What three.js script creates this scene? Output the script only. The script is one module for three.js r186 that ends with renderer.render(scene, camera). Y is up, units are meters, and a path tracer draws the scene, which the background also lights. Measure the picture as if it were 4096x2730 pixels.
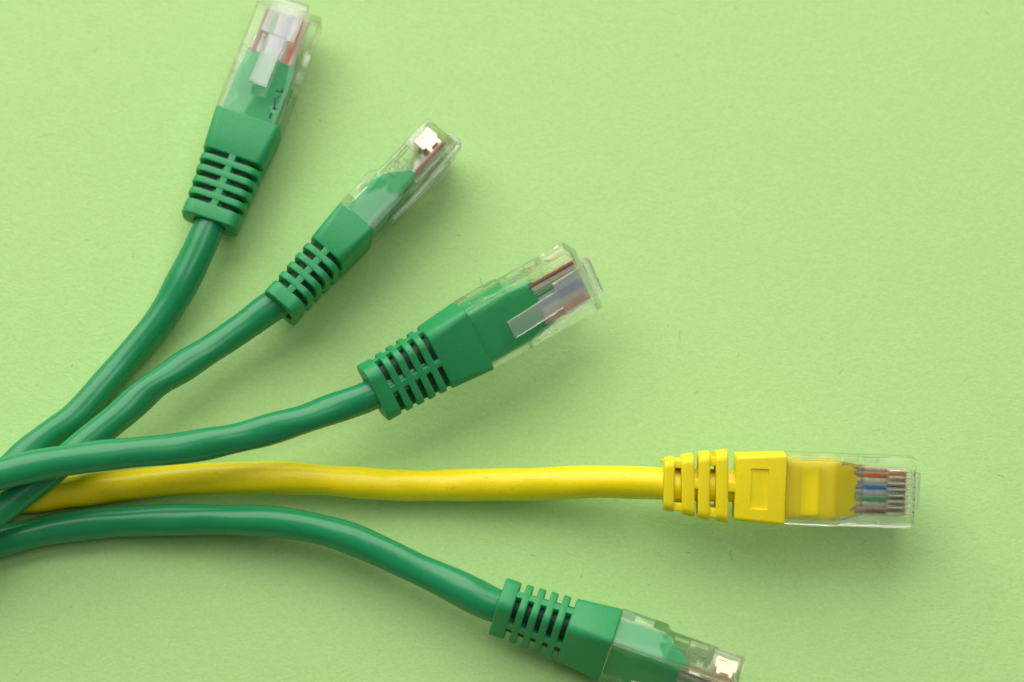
import * as THREE from 'three';
import { mergeGeometries, mergeVertices, toCreasedNormals } from 'three/addons/utils/BufferGeometryUtils.js';
import { Brush, Evaluator, ADDITION, SUBTRACTION } from 'three-bvh-csg';
import { RectAreaLightUniformsLib } from 'three/addons/lights/RectAreaLightUniformsLib.js';

// ---------------------------------------------------------------- camera, light, exposure (lengths in mm are turned to metres with MM)
const MM = 0.001;
const scene = new THREE.Scene();
const camera = new THREE.PerspectiveCamera(15.04, 1024 / 682, 0.02, 10);
camera.position.set(0, 0.43467, 0.11647);
camera.lookAt(0, 0, 0);
camera.focus = 0.437;
camera.userData.fStop = 11;
scene.add(camera);

scene.background = new THREE.Color().setRGB(0.12, 0.12, 0.12);   // the dim room round the table
const renderer = new THREE.WebGLRenderer({ antialias: true });
renderer.setSize(1024, 682);
renderer.toneMapping = THREE.LinearToneMapping;
renderer.toneMappingExposure = 1.0;
renderer.shadowMap.enabled = true;
RectAreaLightUniformsLib.init();

// two softboxes out of frame: the large one over the top edge, a small one overhead
const SOFTBOXES = [
  { at: [-0.3, 0.82, -0.88], size: [1.8, 1.4], power: 3.12, color: 0xfffaf2, label: 'large rectangular studio softbox above the top edge of the card' },
  { at: [0.22, 0.92, -0.02], size: [0.42, 0.38], power: 2.6, color: 0xfffdf8, label: 'small square studio softbox straight above the card' },
];
for (const b of SOFTBOXES) {
  b.light = new THREE.RectAreaLight(b.color, b.power, ...b.size);
  b.light.position.set(...b.at); b.light.lookAt(0, 0, 0);
  scene.add(b.light);
}

// ---------------------------------------------------------------- helpers
let seed = 7;
const rnd = () => { seed = (seed * 1664525 + 1013904223) >>> 0; return seed / 4294967296; };
const lerp = THREE.MathUtils.lerp, clamp = THREE.MathUtils.clamp, rad = THREE.MathUtils.degToRad;
const taken = {};
function numbered(name) {
  const n = taken[name] = (taken[name] ?? -1) + 1;
  return n ? `${name}_${String(n).padStart(3, '0')}` : name;
}
function mesh(name, geometry, material, parent) {
  const m = new THREE.Mesh(geometry, material);
  m.name = name; m.castShadow = m.receiveShadow = true;
  parent.add(m);
  return m;
}
const toMetres = (g) => g.scale(MM, MM, MM);

// hash lattice noise that wraps every n cells
function noiseGrid(n, s) {
  let k = s >>> 0; const a = new Float32Array(n * n);
  for (let i = 0; i < n * n; i++) { k = (k * 1664525 + 1013904223) >>> 0; a[i] = k / 4294967296; }
  return a;
}
function sample(a, n, x, y) {
  let xi = Math.floor(x), yi = Math.floor(y); let fx = x - xi, fy = y - yi;
  fx = fx * fx * (3 - 2 * fx); fy = fy * fy * (3 - 2 * fy);
  xi = ((xi % n) + n) % n; yi = ((yi % n) + n) % n;
  const xj = (xi + 1) % n, yj = (yi + 1) % n;
  return lerp(lerp(a[yi * n + xi], a[yi * n + xj], fx), lerp(a[yj * n + xi], a[yj * n + xj], fx), fy);
}
const wave = noiseGrid(256, 91);
const noise1 = (x, row) => sample(wave, 256, x, row + 0.5) * 2 - 1;

function dataTexture(w, h, fill, srgb) {
  const d = new Uint8Array(w * h * 4);
  for (let y = 0; y < h; y++) for (let x = 0; x < w; x++) {
    const c = fill(x, y), i = (y * w + x) * 4;
    d[i] = clamp(c[0], 0, 255); d[i + 1] = clamp(c[1], 0, 255); d[i + 2] = clamp(c[2], 0, 255); d[i + 3] = 255;
  }
  const t = new THREE.DataTexture(d, w, h);
  t.wrapS = t.wrapT = THREE.RepeatWrapping; t.magFilter = THREE.LinearFilter; t.minFilter = THREE.LinearMipmapLinearFilter;
  t.generateMipmaps = true; if (srgb) t.colorSpace = THREE.SRGBColorSpace; t.needsUpdate = true;
  return t;
}

// ---------------------------------------------------------------- materials
// paper: pressed pulp with short fibres; one tile is 200 mm of card
const PN = 2048, PAPER_MM = 220;
const height = new Float32Array(PN * PN);
{
  const g = [[noiseGrid(1024, 3), 1024, 1024, 1024, 0.42], [noiseGrid(1024, 4), 1024, 512, 1024, 0.4], [noiseGrid(512, 5), 512, 256, 512, 0.2], [noiseGrid(128, 6), 128, 64, 128, 0.05]];
  for (let y = 0; y < PN; y++) for (let x = 0; x < PN; x++) {
    let v = 0;
    for (const [a, n, fx, fy, w] of g) v += (sample(a, n, x / PN * fx, y / PN * fy) - 0.5) * w;
    height[y * PN + x] = v;
  }
  for (let k = 0; k < 60000; k++) {
    let x = rnd() * PN, y = rnd() * PN, t = (rnd() - 0.5) * 1.5 + (rnd() < 0.2 ? 1.5 : 0); const up = (rnd() - 0.42) * 0.34, len = 5 + rnd() * 11;
    for (let s = 0; s < len; s++) {
      height[((y | 0) & (PN - 1)) * PN + ((x | 0) & (PN - 1))] += up * Math.sin(Math.PI * s / len);
      x += Math.cos(t); y += Math.sin(t); t += (rnd() - 0.5) * 0.25;
    }
  }
}
const tint = noiseGrid(64, 12), fleck = new Float32Array(PN * PN);
for (let k = 0; k < 150; k++) {                    // stray coloured fibres and specks in the pulp
  let x = rnd() * PN, y = rnd() * PN, t = rnd() * 6.28; const len = rnd() < 0.6 ? 2 + rnd() * 4 : 6 + rnd() * 14, dark = 0.1 + rnd() * 0.3;
  for (let s = 0; s < len; s++) { fleck[((y | 0) & (PN - 1)) * PN + ((x | 0) & (PN - 1))] = dark; x += Math.cos(t); y += Math.sin(t); t += (rnd() - 0.5) * 0.5; }
}
const paperBump = dataTexture(PN, PN, (x, y) => { const v = 128 + height[y * PN + x] * 190; return [v, v, v]; });
const paperColor = dataTexture(PN, PN, (x, y) => {
  const h = height[y * PN + x], m = 1 + h * 0.075 + (sample(tint, 64, x / PN * 64, y / PN * 64) - 0.5) * 0.006, f = 1 - fleck[y * PN + x];
  return [174 * m * f, 217 * m * (1 - fleck[y * PN + x] * 0.7), 138 * m * f];
}, true);
const paperMat = new THREE.MeshStandardMaterial({ map: paperColor, bumpMap: paperBump, bumpScale: 0.00007, roughness: 0.74 });

const grainA = noiseGrid(128, 21), grainB = noiseGrid(64, 22);
const grain = dataTexture(512, 512, (x, y) => { const v = 128 + (sample(grainA, 128, x / 4, y / 4) - 0.5) * 150 + (sample(grainB, 64, x / 8, y / 8) - 0.5) * 90; return [v, v, v]; });
grain.repeat.set(1 / 14, 1 / 14);                  // uv run in mm: one tile is 14 mm of moulded surface
// scuffs and dust of handled plastic: multiplies a base colour
function scuffed(base, dirt, amount, s, specks) {
  const W = 512, H = 1024, a = noiseGrid(64, s), b = noiseGrid(256, s + 1), mark = new Float32Array(W * H), pale = new Float32Array(W * H);
  for (let k = 0; k < specks; k++) {
    const cx = rnd() * W, cy = rnd() * H, dust = rnd() < 0.45, n = 1 + rnd() * 5; let x = cx, y = cy; const t = rnd() * 6.28;
    for (let q = 0; q < n; q++) { const i = (((y | 0) + H) % H) * W + (((x | 0) + W) % W); (dust ? pale : mark)[i] = 0.3 + rnd() * 0.5; x += Math.cos(t) + (rnd() - 0.5); y += Math.sin(t) + (rnd() - 0.5); }
  }
  const t = dataTexture(W, H, (x, y) => {
    const i = y * W + x, n = sample(a, 64, x / W * 64, y / H * 64), f = sample(b, 256, x / W * 256, y / H * 256);
    const d = clamp((n - 0.7) * 2.4, 0, 1) * clamp((f - 0.45) * 3, 0, 1) * amount + mark[i] * 0.6, p = pale[i] * 0.45, m = 1 + (f - 0.5) * 0.04;
    return [0, 1, 2].map((c) => lerp(lerp(base[c] * m, dirt[c], d), 225, p));
  }, true);
  return t;
}
const greenMap = scuffed([29, 141, 87], [22, 70, 48], 0.25, 41, 260); greenMap.repeat.set(1 / 18, 1 / 70);
const bootMap = scuffed([38, 153, 90], [30, 86, 52], 0.3, 51, 120); bootMap.repeat.set(1 / 22, 1 / 44);
const yellowMap = scuffed([249, 229, 5], [150, 112, 20], 0.4, 61, 420); yellowMap.repeat.set(1 / 18, 1 / 70);
const yellowBootMap = scuffed([247, 228, 4], [170, 130, 20], 0.2, 71, 120); yellowBootMap.repeat.set(1 / 22, 1 / 44);
const M = {
  greenJacket: new THREE.MeshPhysicalMaterial({ map: greenMap, roughness: 0.27, bumpMap: grain, bumpScale: 0.000006, specularIntensity: 1 }),
  greenBoot: new THREE.MeshPhysicalMaterial({ map: bootMap, roughness: 0.46, bumpMap: grain, bumpScale: 0.00003 }),
  yellowJacket: new THREE.MeshPhysicalMaterial({ map: yellowMap, roughness: 0.36, bumpMap: grain, bumpScale: 0.000008 }),
  yellowBoot: new THREE.MeshPhysicalMaterial({ map: yellowBootMap, roughness: 0.5, bumpMap: grain, bumpScale: 0.00002 }),
  clear: new THREE.MeshPhysicalMaterial({ color: 0xffffff, transmission: 0.99, thickness: 0.002, ior: 1.56, roughness: 0.01, transparent: true, opacity: 0.7 }),
  latch: new THREE.MeshPhysicalMaterial({ color: 0xffffff, transmission: 0.85, thickness: 0.001, ior: 1.56, roughness: 0.14, transparent: true, opacity: 0.85 }),
  sleeve: new THREE.MeshPhysicalMaterial({ color: 0x1d3d2c, roughness: 0.5, bumpMap: grain, bumpScale: 0.00012 }),
  greenJacketBrightened: new THREE.MeshPhysicalMaterial({ color: 0x2cb86c, roughness: 0.4 }),  // jacket green with brightness painted in, offsetting light lost through the plug
  yellowJacketBrightened: new THREE.MeshPhysicalMaterial({ color: 0xffea08, roughness: 0.4 }),  // jacket yellow, likewise painted brighter to offset the dimming behind clear plastic
  gold: new THREE.MeshStandardMaterial({ color: new THREE.Color().setRGB(0.96, 0.84, 0.64), metalness: 1, roughness: 0.3 }),
  ink: new THREE.MeshStandardMaterial({ color: 0x123c5e, roughness: 0.6 }),
};
const WIRES = [['white_orange', 0xdcc2b2], ['orange', 0xf06a28], ['white_green', 0xd6dccf], ['blue', 0x2f78d0], ['white_blue', 0xc9cfd8], ['green', 0x3aa862], ['white_brown', 0xd0c4bc], ['brown', 0x9a5a3c]];
const wireMats = WIRES.map(([, c]) => new THREE.MeshPhysicalMaterial({ color: c, roughness: 0.4 }));

// ---------------------------------------------------------------- shapes (plug axes in mm: x runs to the tip from the front of the boot, y to the latch side, z across)
// rounded rectangle as [y, z] points
function section(w, h, r, cy = 0, n = 6) {
  const p = [];
  for (const [sy, sz, a0] of [[1, 1, 0], [1, -1, 1], [-1, -1, 2], [-1, 1, 3]])
    for (let k = 0; k <= n; k++) { const a = (a0 + k / n) * Math.PI / 2; p.push([cy + sy * (h / 2 - r) + r * Math.sin(a), sz * (w / 2 - r) + r * Math.cos(a)]); }
  return p;
}
// skin through sections at [x, points]; ends closed
function loft(stations, crease = 0.6, caps = true) {
  const n = stations[0][1].length, pos = [], uv = [], idx = [];
  for (const [x, pts] of stations) {
    let run = 0;
    for (let k = 0; k <= n; k++) {
      const [y, z] = pts[k % n];
      if (k) { const [py, pz] = pts[k - 1]; run += Math.hypot(y - py, z - pz); }
      pos.push(x, y, z); uv.push(run, x);
    }
  }
  const row = n + 1;
  for (let s = 0; s + 1 < stations.length; s++) for (let k = 0; k < n; k++) {
    const a = s * row + k, b = a + 1, c = a + row, d = c + 1;
    idx.push(a, c, b, b, c, d);
  }
  if (caps) for (const s of [0, stations.length - 1]) {
    const base = pos.length / 3, [x, pts] = stations[s];
    const cy = pts.reduce((t, p) => t + p[0], 0) / n, cz = pts.reduce((t, p) => t + p[1], 0) / n;
    pos.push(x, cy, cz); uv.push(cz, cy);
    for (const [y, z] of pts) { pos.push(x, y, z); uv.push(z, y); }
    for (let k = 0; k < n; k++) { const a = base + 1 + k, b = base + 1 + (k + 1) % n; s ? idx.push(base, b, a) : idx.push(base, a, b); }
  }
  let g = new THREE.BufferGeometry();
  g.setAttribute('position', new THREE.Float32BufferAttribute(pos, 3)); g.setAttribute('uv', new THREE.Float32BufferAttribute(uv, 2)); g.setIndex(idx);
  return toCreasedNormals(g, crease);
}
function flip(g) {
  g = g.index ? g.toNonIndexed() : g;
  for (const a of Object.values(g.attributes)) for (let i = 0; i < a.count; i += 3) for (let c = 0; c < a.itemSize; c++) {
    const t = a.array[(i + 1) * a.itemSize + c]; a.array[(i + 1) * a.itemSize + c] = a.array[(i + 2) * a.itemSize + c]; a.array[(i + 2) * a.itemSize + c] = t;
  }
  g.computeVertexNormals();
  return g;
}
// side outline [x, y] pushed out across z, edges bevelled
function slab(outline, halfZ, bevel, rounds = 2) {
  const s = new THREE.Shape(outline.map(([x, y]) => new THREE.Vector2(x, y)));
  const g = new THREE.ExtrudeGeometry(s, { depth: 2 * halfZ - 2 * bevel, bevelEnabled: true, bevelThickness: bevel, bevelSize: bevel, bevelOffset: -bevel, bevelSegments: rounds });
  return g.translate(0, 0, -halfZ + bevel);
}
function box(x0, x1, y0, y1, z0, z1) { return new THREE.BoxGeometry(x1 - x0, y1 - y0, z1 - z0).translate((x0 + x1) / 2, (y0 + y1) / 2, (z0 + z1) / 2); }
const csg = new Evaluator(); csg.attributes = ['position', 'normal', 'uv']; csg.useGroups = false;
function combine(g, op, list) {
  let b = new Brush(g); b.updateMatrixWorld();
  for (const other of list) { const o = new Brush(other); o.updateMatrixWorld(); b = csg.evaluate(b, o, op); }
  return b.geometry;
}

// --- clear housing
const housing = (() => {
  const outline = [[0.03, -3.75], [7.5, -3.75], [8.0, -3.62], [8.25, -3.2], [8.55, -2.75], [9.2, -2.6], [21.2, -2.5], [21.6, -2.1], [21.6, 3.75], [0.03, 3.75]];
  const cuts = [box(2.5, 5.7, -5, -2.43, -4.1, 4.1), box(12.3, 13.3, -5, -1.5, -4.3, 4.3), box(14.6, 15.0, -5, -2.25, -4.3, 4.3), box(15.7, 15.95, -5, -2.3, -4.3, 4.3), box(9.6, 12.0, -1.7, 0.2, 4.9, 8), box(9.6, 12.0, -1.7, 0.2, -8, -4.9), box(13.2, 15.4, -1.8, 0.3, 4.9, 8), box(13.2, 15.4, -1.8, 0.3, -8, -4.9)];
  for (let i = 0; i < 8; i++) cuts.push(box(16.6, 21.0, -5, -0.2, (i - 3.5) * 1.02 - 0.3, (i - 3.5) * 1.02 + 0.3));
  const solid = combine(slab(outline, 5.85, 0.22, 3), SUBTRACTION, cuts).toNonIndexed?.() ?? null;
  const cav = [[0.1, -2.45, 2.95, 5.0], [8.0, -2.45, 2.95, 5.0], [9.2, -1.75, 2.95, 4.95], [13.4, 1.7, 2.74, 4.2], [20.6, 1.76, 2.7, 4.1]]
    .map(([x, a, b, z]) => [x, section(2 * z, b - a, 0.18, (a + b) / 2, 2)]);
  const hollow = flip(loft(cav, 0.3));
  const gaps = [];                                  // moulded voids of the comb between the wires
  for (let i = -4; i <= 4; i++) for (const [a, b] of [[14.1, 15.3], [16.0, 16.45]]) gaps.push(flip(box(a, b, 0.75, 1.66, i * 1.02 - 0.13, i * 1.02 + 0.13)));
  const g = mergeGeometries([toCreasedNormals(solid, 0.45), hollow, ...gaps]);
  return toMetres(g);
})();
// --- latch with its nose at the front
const latch = (() => {
  const wide = [[21.63, 1.7], [22.6, 1.85], [23.0, 2.4], [23.0, 3.9], [22.6, 4.6], [19.3, 5.15], [19.2, 5.7], [14.9, 6.2], [14.9, 5.2], [21.2, 4.35], [21.63, 3.95]];
  const tail = [[16, 5.08], [5.1, 6.45], [4.95, 6.6], [4.95, 7.05], [5.15, 7.22], [16, 5.9]];
  return toMetres(toCreasedNormals(combine(slab(wide, 3.05, 0.12), ADDITION, [slab(tail, 1.6, 0.12)]), 0.45));
})();
// --- gold blade of one contact
const contact = toMetres((() => {
  const out = [[17.1, -1.45], [17.2, -1.8], [17.8, -1.85], [18.0, -1.6], [19.8, -1.6], [20.0, -1.85], [20.6, -1.8], [20.75, -1.45], [20.75, 0.6], [20.3, 0.6], [20.3, 1.7], [19.7, 1.7], [19.7, 1.25], [18.2, 1.25], [18.2, 1.7], [17.6, 1.7], [17.6, 0.5], [17.1, 0.5]];
  const s = new THREE.Shape(out.map(([x, y]) => new THREE.Vector2(x, y)));
  for (const [x, y] of [[18.2, -1.1]]) s.holes.push(new THREE.Path([[x - 0.7, y - 0.07], [x - 0.7, y + 0.07], [x + 0.9, y + 0.07], [x + 0.9, y - 0.07]].map((p) => new THREE.Vector2(...p))));
  return new THREE.ExtrudeGeometry(s, { depth: 0.16, bevelEnabled: true, bevelThickness: 0.03, bevelSize: 0.03, bevelOffset: -0.03, bevelSegments: 1 }).translate(0, 0, -0.08);
})());
// --- flattened end of the outer jacket, torn where the wires leave it
function makeJacketEnd() {
  const n = 144, rows = 16, inner = 4, pos = [], uv = [], idx = [];
  const tear = (u) => 12 + 0.55 * Math.sin(u * 6.283 * 4 + 1) + 0.5 * noise1(u * 22, 40) + 0.35 * noise1(u * 50, 41) + 0.4 * Math.cos(u * 12.566) + 0.32 * Math.sin(u * 6.283 * 17);
  const at = (x, u, inset) => {
    const f = clamp((x - 8.2) / 5.2, 0, 1), y0 = lerp(-2.56, 1.6, f) - 0.25 * Math.min(1, 4 * f * (1 - f)) + inset, y1 = lerp(3.06, 2.9, f) - inset, w = lerp(10.1, 8.7, clamp((x - 8) / 5, 0, 1)) - 2 * inset;
    const a = u * Math.PI * 2, e = 2 / lerp(7, 4, f), c = Math.cos(a), s = Math.sin(a);
    return [x, (y0 + y1) / 2 + (y1 - y0) / 2 * Math.sign(s) * Math.abs(s) ** e, w / 2 * Math.sign(c) * Math.abs(c) ** e];
  };
  const total = rows + inner;
  for (let r = 0; r <= total; r++) for (let k = 0; k <= n; k++) {
    const u = (k % n) / n, end = tear(u), t = r <= rows ? r / rows : 1 - (r - rows) / inner * 0.2;
    const p = at(lerp(0.14, end, t), u, r <= rows ? 0.22 * Math.max(0, sample(wave, 256, u * 9 + 30, t * 4 + 70) - 0.52) : 0.35);
    pos.push(...p); uv.push(k / n * 18, p[0]);
  }
  for (let r = 0; r < total; r++) for (let k = 0; k < n; k++) { const a = r * (n + 1) + k, b = a + 1, c = a + n + 1, d = c + 1; idx.push(a, c, b, b, c, d); }
  const g = new THREE.BufferGeometry();
  g.setAttribute('position', new THREE.Float32BufferAttribute(pos, 3)); g.setAttribute('uv', new THREE.Float32BufferAttribute(uv, 2)); g.setIndex(idx);
  return toMetres(toCreasedNormals(g, 0.8));
}
const jacketEnd = makeJacketEnd();
// --- worn remains of blue print on one jacket, strokes as [x0, z0, x1, z1]
const lettering = toMetres(mergeGeometries([[6.15, 2.9, 6.2, 4.1], [6.2, 3.95, 6.85, 3.8], [5.05, 3.65, 5.25, 3.8], [4.75, 3.25, 4.45, 3.35], [4.2, 3.4, 3.75, 3.5], [3.55, 3.55, 2.95, 3.72], [2.8, 3.4, 3.05, 4.25], [1.85, 3.52, 1.5, 3.5], [1.35, 3.6, 1.0, 3.5]]
  .map(([a, b, c, d]) => new THREE.BoxGeometry(Math.hypot(c - a, d - b) + 0.1, 0.03, 0.27).rotateY(-Math.atan2(d - b, c - a)).translate((a + c) / 2, 3.075, (b + d) / 2))));
// --- eight wires side by side
const wireGeos = WIRES.map((_, i) => {
  const z = (3.5 - i) * 1.0, j = (k) => noise1(i * 3.7 + k, 60) * 0.1;
  const pts = [[8.2, 0.6 + j(0) * 3, z * 0.72], [10.4, 1.7 + j(1), z * 0.86 + j(2)], [12.4, 2.2, z * 0.98 + j(3)], [14.5, 2.22, z + j(4) * 0.5], [17, 2.22, z], [20.4, 2.22, z]].map((p) => new THREE.Vector3(...p));
  return toMetres(new THREE.TubeGeometry(new THREE.CatmullRomCurve3(pts), 40, 0.43, 14));
});
// --- boots
const bootW = (x) => 12 + x * 0.105, bootH = (x) => 7.7 + x * 0.05;
function ring(x0, x1, w, h, r, hole, bevel) {
  const s = new THREE.Shape(section(w, h, r, 0, 8).map(([y, z]) => new THREE.Vector2(z, y)));
  s.holes.push(new THREE.Path().absarc(0, 0, hole, 0, Math.PI * 2, true));
  const g = new THREE.ExtrudeGeometry(s, { depth: x1 - x0 - 2 * bevel, bevelEnabled: true, bevelThickness: bevel, bevelSize: bevel, bevelOffset: -bevel, bevelSegments: 3, curveSegments: 40 });
  g.translate(0, 0, bevel).rotateY(Math.PI / 2).translate(x0, 0, 0);
  return toMetres(toCreasedNormals(g, 0.6));
}
function bar(x0, x1, side, across, shift = 0, out = -0.05, deep = 1.0) {      // side: '+y' '-y' '+z' '-z'
  const sign = side[0] === '+' ? 1 : -1, st = [];
  for (const x of [x0, (x0 + x1) / 2, x1]) {
    const o = (side[1] === 'y' ? bootH(x) : bootW(x)) / 2 + out, a = o - deep;
    const r = section(across, deep, 0.14, 0, 3).map(([p, q]) => side[1] === 'y' ? [sign * (o + a) / 2 + p, q + shift] : [q + shift, sign * (o + a) / 2 + p]);
    st.push([x, side[1] === 'y' ? r : r.reverse()]);
  }
  return toMetres(loft(st));
}
function block(x0, r0 = 1.0, r1 = 1.9, slim = 0) {
  const st = [[x0, -0.45], [x0 + 0.08, -0.18], [x0 + 0.3, 0], [x0 * 0.5, 0], [-0.25, 0], [-0.1, -0.08], [-0.0, -0.2]].map(([x, d]) => [x, section(bootW(x) + d - slim, bootH(x) + d, lerp(r0, r1, x / x0), 0, 8)]);
  return loft(st, 0.7);
}
const GREEN_RIBS = [0, 1, 2, 3].map((k) => -9.9 - 2.14 * k);
const greenBoot = {
  block: toMetres(block(-7.75)),
  ribs: GREEN_RIBS.map((x) => ring(x, x + 1.25, bootW(x + 0.6), bootH(x + 0.6), 2.0, 3.0, 0.22)),
  flange: ring(-19.9, -17.2, bootW(-18.5) + 0.1, bootH(-18.5) + 0.15, 2.1, 2.78, 0.3),
  spines: ['+y', '-y', '+z', '-z'].map((s) => bar(-17.3, -7.6, s, 1.25)),
};
const yellowBoot = {
  block: toMetres(combine(block(-8.4, 0.6, 0.8, 0.2), SUBTRACTION, [box(-5.84, -2.9, -5, -3.46, -3.4, 3.4)])),
  ribs: [[-11.65, -9.6, 11.8, 0.05], [-14.6, -12.65, 11.2, 0.03], [-17.35, -15.15, 10.2, 0.06], [-20.3, -18.5, 8.9, 0.02]].map(([a, b, w, lean], k) => {
    const g = ring(a, b, w, 7.4 - k * 0.3, 1.6, 2.85, 0.3), p = g.attributes.position;      // each rib leans and widens a little toward the plug
    for (let i = 0; i < p.count; i++) { const x = p.getX(i), z = p.getZ(i), f = 1 + (x / MM - (a + b) / 2) * 0.035; p.setZ(i, z * f); p.setX(i, x - z * lean + (z > 0 ? 1 : 0.4) * Math.abs(z) * 0.03); }
    return g;
  }),
};
yellowBoot.bars = [[-9.9, -8.2, '-y', 1.7, 0.2, -0.12, 1.3], [-9.9, -8.2, '+y', 1.7, 0, -0.12, 1.3], [-13, -11.3, '+z', 6, 0, -0.35, 1.5], [-13, -11.3, '-z', 6, 0, -0.35, 1.5],
  [-15.6, -14.2, '-y', 1.7, 0.5, -0.2, 1.2], [-15.6, -14.2, '+y', 1.7, 0, -0.2, 1.2], [-18.9, -17, '+z', 5.4, 0, -0.85, 1.3], [-18.9, -17, '-z', 5.4, 0, -0.85, 1.3]]
  .map(([a, b, s, w, sh, o, d]) => bar(a, b, s, w, sh, o, d));
yellowBoot.nubs = [[-12.4, 5.5, 1.1], [-20.9, 4.0, 0.5]].map(([x, z, l], k) => toMetres(k ? slab([[x, -2.2], [x + 1.2, -2.3], [x + 1.2, -1.5], [x, -1.6]], 0.28, 0.08).translate(0, 0, z) : slab([[x, -2.4], [x + 0.4, -2.4], [x + 0.4, -1.6], [x, -1.6]], 0.5, 0.08).translate(0, 0, z)));
greenBoot.sleeve = toMetres(loft([[-17.4, -17.4], [-12, -12], [-7.6, -7.6]].map(([x]) => [x, section(bootW(x) - 2.6, bootH(x) - 2.3, 1.6, 0, 8)])));

// --- round jacket swept along a path (points in metres), uneven where the pairs twist under the skin
function jacketAlong(points, r0, row, swell) {
  const curve = new THREE.CatmullRomCurve3(points, false, 'centripetal'), len = curve.getLength(), n = Math.ceil(len / 0.0004), m = 32;
  curve.arcLengthDivisions = 1200;
  const frames = curve.computeFrenetFrames(n, false), pos = [], uv = [], idx = [];
  for (let i = 0; i <= n; i++) {
    const p = curve.getPointAt(i / n), s = i / n * len / MM, N = frames.normals[i], B = frames.binormals[i];
    for (let k = 0; k <= m; k++) {
      const a = (k % m) / m * Math.PI * 2, tw = s * 0.16 + noise1(s / 26, row + 1) * 2;
      const r = (r0 + swell[0] * Math.exp(-(((len / MM - s - swell[1]) / swell[2]) ** 2)) + 0.16 * noise1(s / 6, row) + 0.19 * noise1(s / 11, row + 2) * Math.cos(2 * (a - tw)) + 0.09 * noise1(s / 7 + 7, row + 3) * Math.cos(3 * a + tw)) * MM;
      const ease = Math.min(1, (len / MM - s) / 30), c = Math.cos(a) * r + 0.2 * MM * ease * noise1(s / 10, row + 4), d = Math.sin(a) * r + 0.2 * MM * ease * noise1(s / 10, row + 5);
      pos.push(p.x + N.x * c + B.x * d, p.y + N.y * c + B.y * d, p.z + N.z * c + B.z * d); uv.push(k / m * 18, s);
    }
  }
  for (let i = 0; i < n; i++) for (let k = 0; k < m; k++) { const a = i * (m + 1) + k, b = a + 1, c = a + m + 1, d = c + 1; idx.push(a, b, c, b, d, c); }
  const g = new THREE.BufferGeometry();
  g.setAttribute('position', new THREE.Float32BufferAttribute(pos, 3)); g.setAttribute('uv', new THREE.Float32BufferAttribute(uv, 2)); g.setIndex(idx);
  g.computeVertexNormals();
  const q = g.attributes.normal, v = new THREE.Vector3(), w = new THREE.Vector3();
  for (let i = 0; i <= n; i++) {                   // one normal along the seam
    const a = i * (m + 1), b = a + m;
    v.fromBufferAttribute(q, a).add(w.fromBufferAttribute(q, b)).normalize(); q.setXYZ(a, v.x, v.y, v.z); q.setXYZ(b, v.x, v.y, v.z);
  }
  return g;
}

// ---------------------------------------------------------------- the sheet of card
const sheet = new THREE.BoxGeometry(0.9, 0.0006, 0.7).translate(0, -0.0003, 0);
{ const p = sheet.attributes.position, u = sheet.attributes.uv; for (let i = 0; i < p.count; i++) u.setXY(i, p.getX(i) / (PAPER_MM * MM), p.getZ(i) / (PAPER_MM * MM)); }
const paper = mesh('paper_ground', sheet, paperMat, scene);
paper.userData = { kind: 'structure', label: 'plain light green sheet of matte card under all the cables', category: 'paper' };

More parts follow.
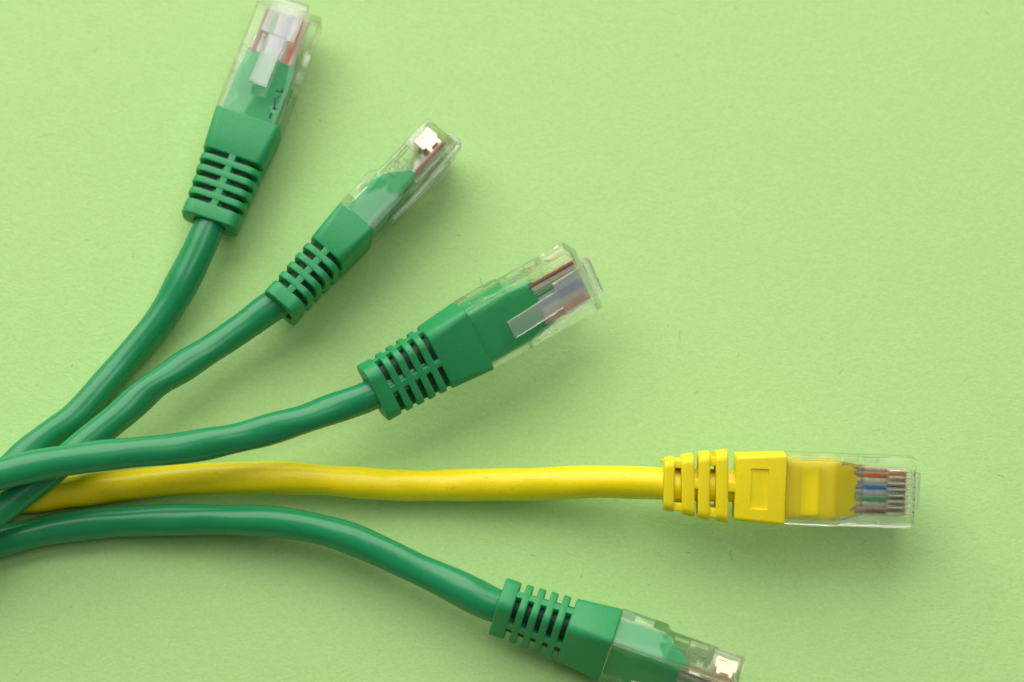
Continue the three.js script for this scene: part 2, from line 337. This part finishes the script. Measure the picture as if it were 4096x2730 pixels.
// ---------------------------------------------------------------- the cables
// at, yaw, pitch, roll: where the front of the boot stands (mm) and how the plug lies; path: the jacket's centre line (mm)
function cable({ label, yellow, at, yaw, pitch, roll, path, radius, row, printed, enter = [-21, -16, -11, -6], swell = [0, 20, 5], press = 0 }) {
  const o = new THREE.Group();
  o.name = numbered('network_cable'); scene.add(o);
  o.position.set(at[0] * MM, 0, at[2] * MM);
  o.userData = { label, category: 'network cable', group: 'network cables fanned out on the green card' };
  const X = new THREE.Vector3(Math.cos(rad(yaw)) * Math.cos(rad(pitch)), Math.sin(rad(pitch)), -Math.sin(rad(yaw)) * Math.cos(rad(pitch)));
  const up = new THREE.Vector3(0, 1, 0).addScaledVector(X, -X.y).normalize(), side = X.clone().cross(up);
  const Y = up.clone().multiplyScalar(Math.cos(rad(roll))).addScaledVector(side, Math.sin(rad(roll))), Z = X.clone().cross(Y);
  const turn = new THREE.Quaternion().setFromRotationMatrix(new THREE.Matrix4().makeBasis(X, Y, Z));
  const J = new THREE.Vector3(0, at[1] * MM, 0), onAxis = (x) => J.clone().addScaledVector(X, x * MM);
  const line = path.map(([x, h, z]) => new THREE.Vector3((x - at[0]) * MM, h * MM, (z - at[2]) * MM));
  mesh('jacket', jacketAlong([...line, ...enter.map(onAxis)], radius, row, swell), yellow ? M.yellowJacket : M.greenJacket, o);

  const kit = yellow ? yellowBoot : greenBoot, bm = yellow ? M.yellowBoot : M.greenBoot;
  const boot = mesh('boot', kit.block, bm, o);
  for (const g of kit.ribs) mesh('rib', g, bm, boot);
  if (kit.flange) mesh('flange', kit.flange, bm, boot);
  for (const g of kit.spines ?? []) mesh('spine', g, bm, boot);
  for (const g of kit.bars ?? []) mesh('bar', g, bm, boot);
  for (const g of kit.nubs ?? []) mesh('moulding_nub', g, bm, boot);
  if (kit.sleeve) mesh('sleeve', kit.sleeve, M.sleeve, boot);

  const plug = mesh('plug', housing, M.clear, o);
  plug.userData.label = 'clear plastic plug';
  const lever = mesh('latch', latch, M.latch, plug);                     // some latches are pressed toward the plug
  lever.rotation.z = rad(press); lever.position.set(22 * MM, 4.2 * MM, 0).sub(new THREE.Vector3(22 * MM, 4.2 * MM, 0).applyEuler(lever.rotation));
  mesh('jacket_end', jacketEnd, yellow ? M.yellowJacketBrightened : M.greenJacketBrightened, plug);
  if (printed) mesh('lettering', lettering, M.ink, plug).userData.label = 'blue print on the jacket inside the plug';
  WIRES.forEach(([color], i) => { const w = mesh('wire', wireGeos[i], wireMats[i], plug); w.userData.label = color.replace('white_', 'white and ') + ' wire'; });
  for (let i = 0; i < 8; i++) mesh('contact', contact, M.gold, plug).position.z = (i - 3.5) * 1.02 * MM;
  for (const p of [boot, plug]) { p.position.copy(J); p.quaternion.copy(turn); }
  return o;
}
cable({ label: 'green cable whose clear plug points to the top edge, latch upward', at: [-46.23, 6, -38.12], yaw: 71.4, pitch: -1, roll: 3.3, radius: 2.6, row: 3, printed: true, swell: [0.28, 27, 9],
  path: [[-112, 2.8, 44], [-100, 2.8, 35], [-90.2, 2.8, 27.3], [-85.9, 2.9, 23.5], [-78.5, 3, 17], [-74.7, 3, 13.9], [-69.7, 3, 7.9], [-64, 3.2, 1.2], [-60.3, 3.8, -3.7], [-56.3, 5.2, -10.9]] });
cable({ label: 'green cable with clear plug lying on its side, second from the top', at: [-27.1, 7.3, -18.8], yaw: 49.9, pitch: -1.85, roll: 95.3, radius: 2.6, row: 13, press: 8.6, enter: [-15, -10, -6],
  path: [[-112, 9.5, 52], [-94, 9.5, 38.4], [-85.2, 8.9, 31.2], [-79, 8.6, 26.2], [-69.3, 8.6, 17.8], [-61, 8.4, 10.2], [-56.3, 7.8, 6.7], [-51.3, 7.2, 3.2], [-45.2, 7.3, -1.2], [-42.7, 7.5, -3.1]] });
cable({ label: 'green cable between the yellow cable and two other green ones, crossing over them', at: [-6.5, 11.8, 2.2], yaw: 31.3, pitch: -2.36, roll: 33.5, radius: 2.62, row: 23,
  path: [[-115, 14, 36], [-94.3, 14, 29.5], [-85, 14.2, 26.6], [-78.7, 14.4, 25.3], [-71.3, 14.2, 24], [-64, 13.8, 23], [-54.6, 13, 21.8], [-44.1, 12.6, 19.6], [-35.7, 12.5, 17.2], [-31.6, 12.6, 15.7]] });
cable({ label: 'bright yellow cable with clear plug, gold contacts facing up', yellow: true, at: [45.56, 10.5, 28.25], yaw: -2.3, pitch: 1, roll: -162, radius: 2.72, row: 33,
  path: [[-115, 2.9, 33], [-96.6, 2.9, 30.5], [-87, 2.9, 29], [-80.6, 3, 28.1], [-74, 3.1, 27.3], [-65.3, 3.5, 26.3], [-54.3, 4.3, 25.6], [-45.2, 4.5, 25.2], [-36, 4.2, 25.5], [-27.9, 4, 25.9], [-19.8, 3.6, 26.3], [-8.9, 3.9, 26.4], [4.6, 5.2, 26.4], [15.2, 7.4, 26.6], [20.4, 8.9, 27.0]] });
cable({ label: 'green cable bending downward below the yellow one, plug cut off by the bottom edge', at: [16.4, 7.4, 54.25], yaw: -18.9, pitch: -1.4, roll: 62.5, radius: 2.66, row: 43, swell: [0.4, 19, 4.5],
  path: [[-115, 2.8, 41.5], [-96.2, 2.8, 38], [-86.8, 2.8, 35.8], [-78.2, 2.9, 33.8], [-68.4, 3.3, 32.7], [-57.5, 4.4, 32.5], [-47.6, 5.6, 32.8], [-38.9, 6.4, 33.4], [-28.9, 6.8, 35.5], [-22.9, 7, 37.9], [-14.9, 7.2, 41.7], [-9.6, 7.5, 44.3]] });

// ---------------------------------------------------------------- the softboxes that light the table (outside the frame)
for (const { at, size: [w, h], color, label, light } of SOFTBOXES) {
  const o = new THREE.Group(); o.name = numbered('softbox_lamp'); scene.add(o);
  o.position.set(...at); o.quaternion.copy(light.quaternion);
  o.userData = { label, category: 'studio lamp' };
  const glow = new THREE.MeshStandardMaterial({ color: 0xf2f0ea, emissive: color, emissiveIntensity: 0.4, roughness: 0.9 });
  const cloth = new THREE.MeshStandardMaterial({ color: 0x161616, roughness: 0.9 });
  // the light shines along -z of its own axes: the diffuser stands 4 mm behind it
  mesh('lamp_diffuser', new THREE.BoxGeometry(w, h, 0.003).translate(0, 0, 0.006), glow, o);
  const hood = new THREE.CylinderGeometry(0.07, 0.5, 0.2, 4, 1).rotateY(Math.PI / 4).scale(w / 0.7071, 1, h / 0.7071).rotateX(Math.PI / 2).translate(0, 0, 0.112);
  mesh('lamp_hood', hood, cloth, o);
}
renderer.render(scene, camera);
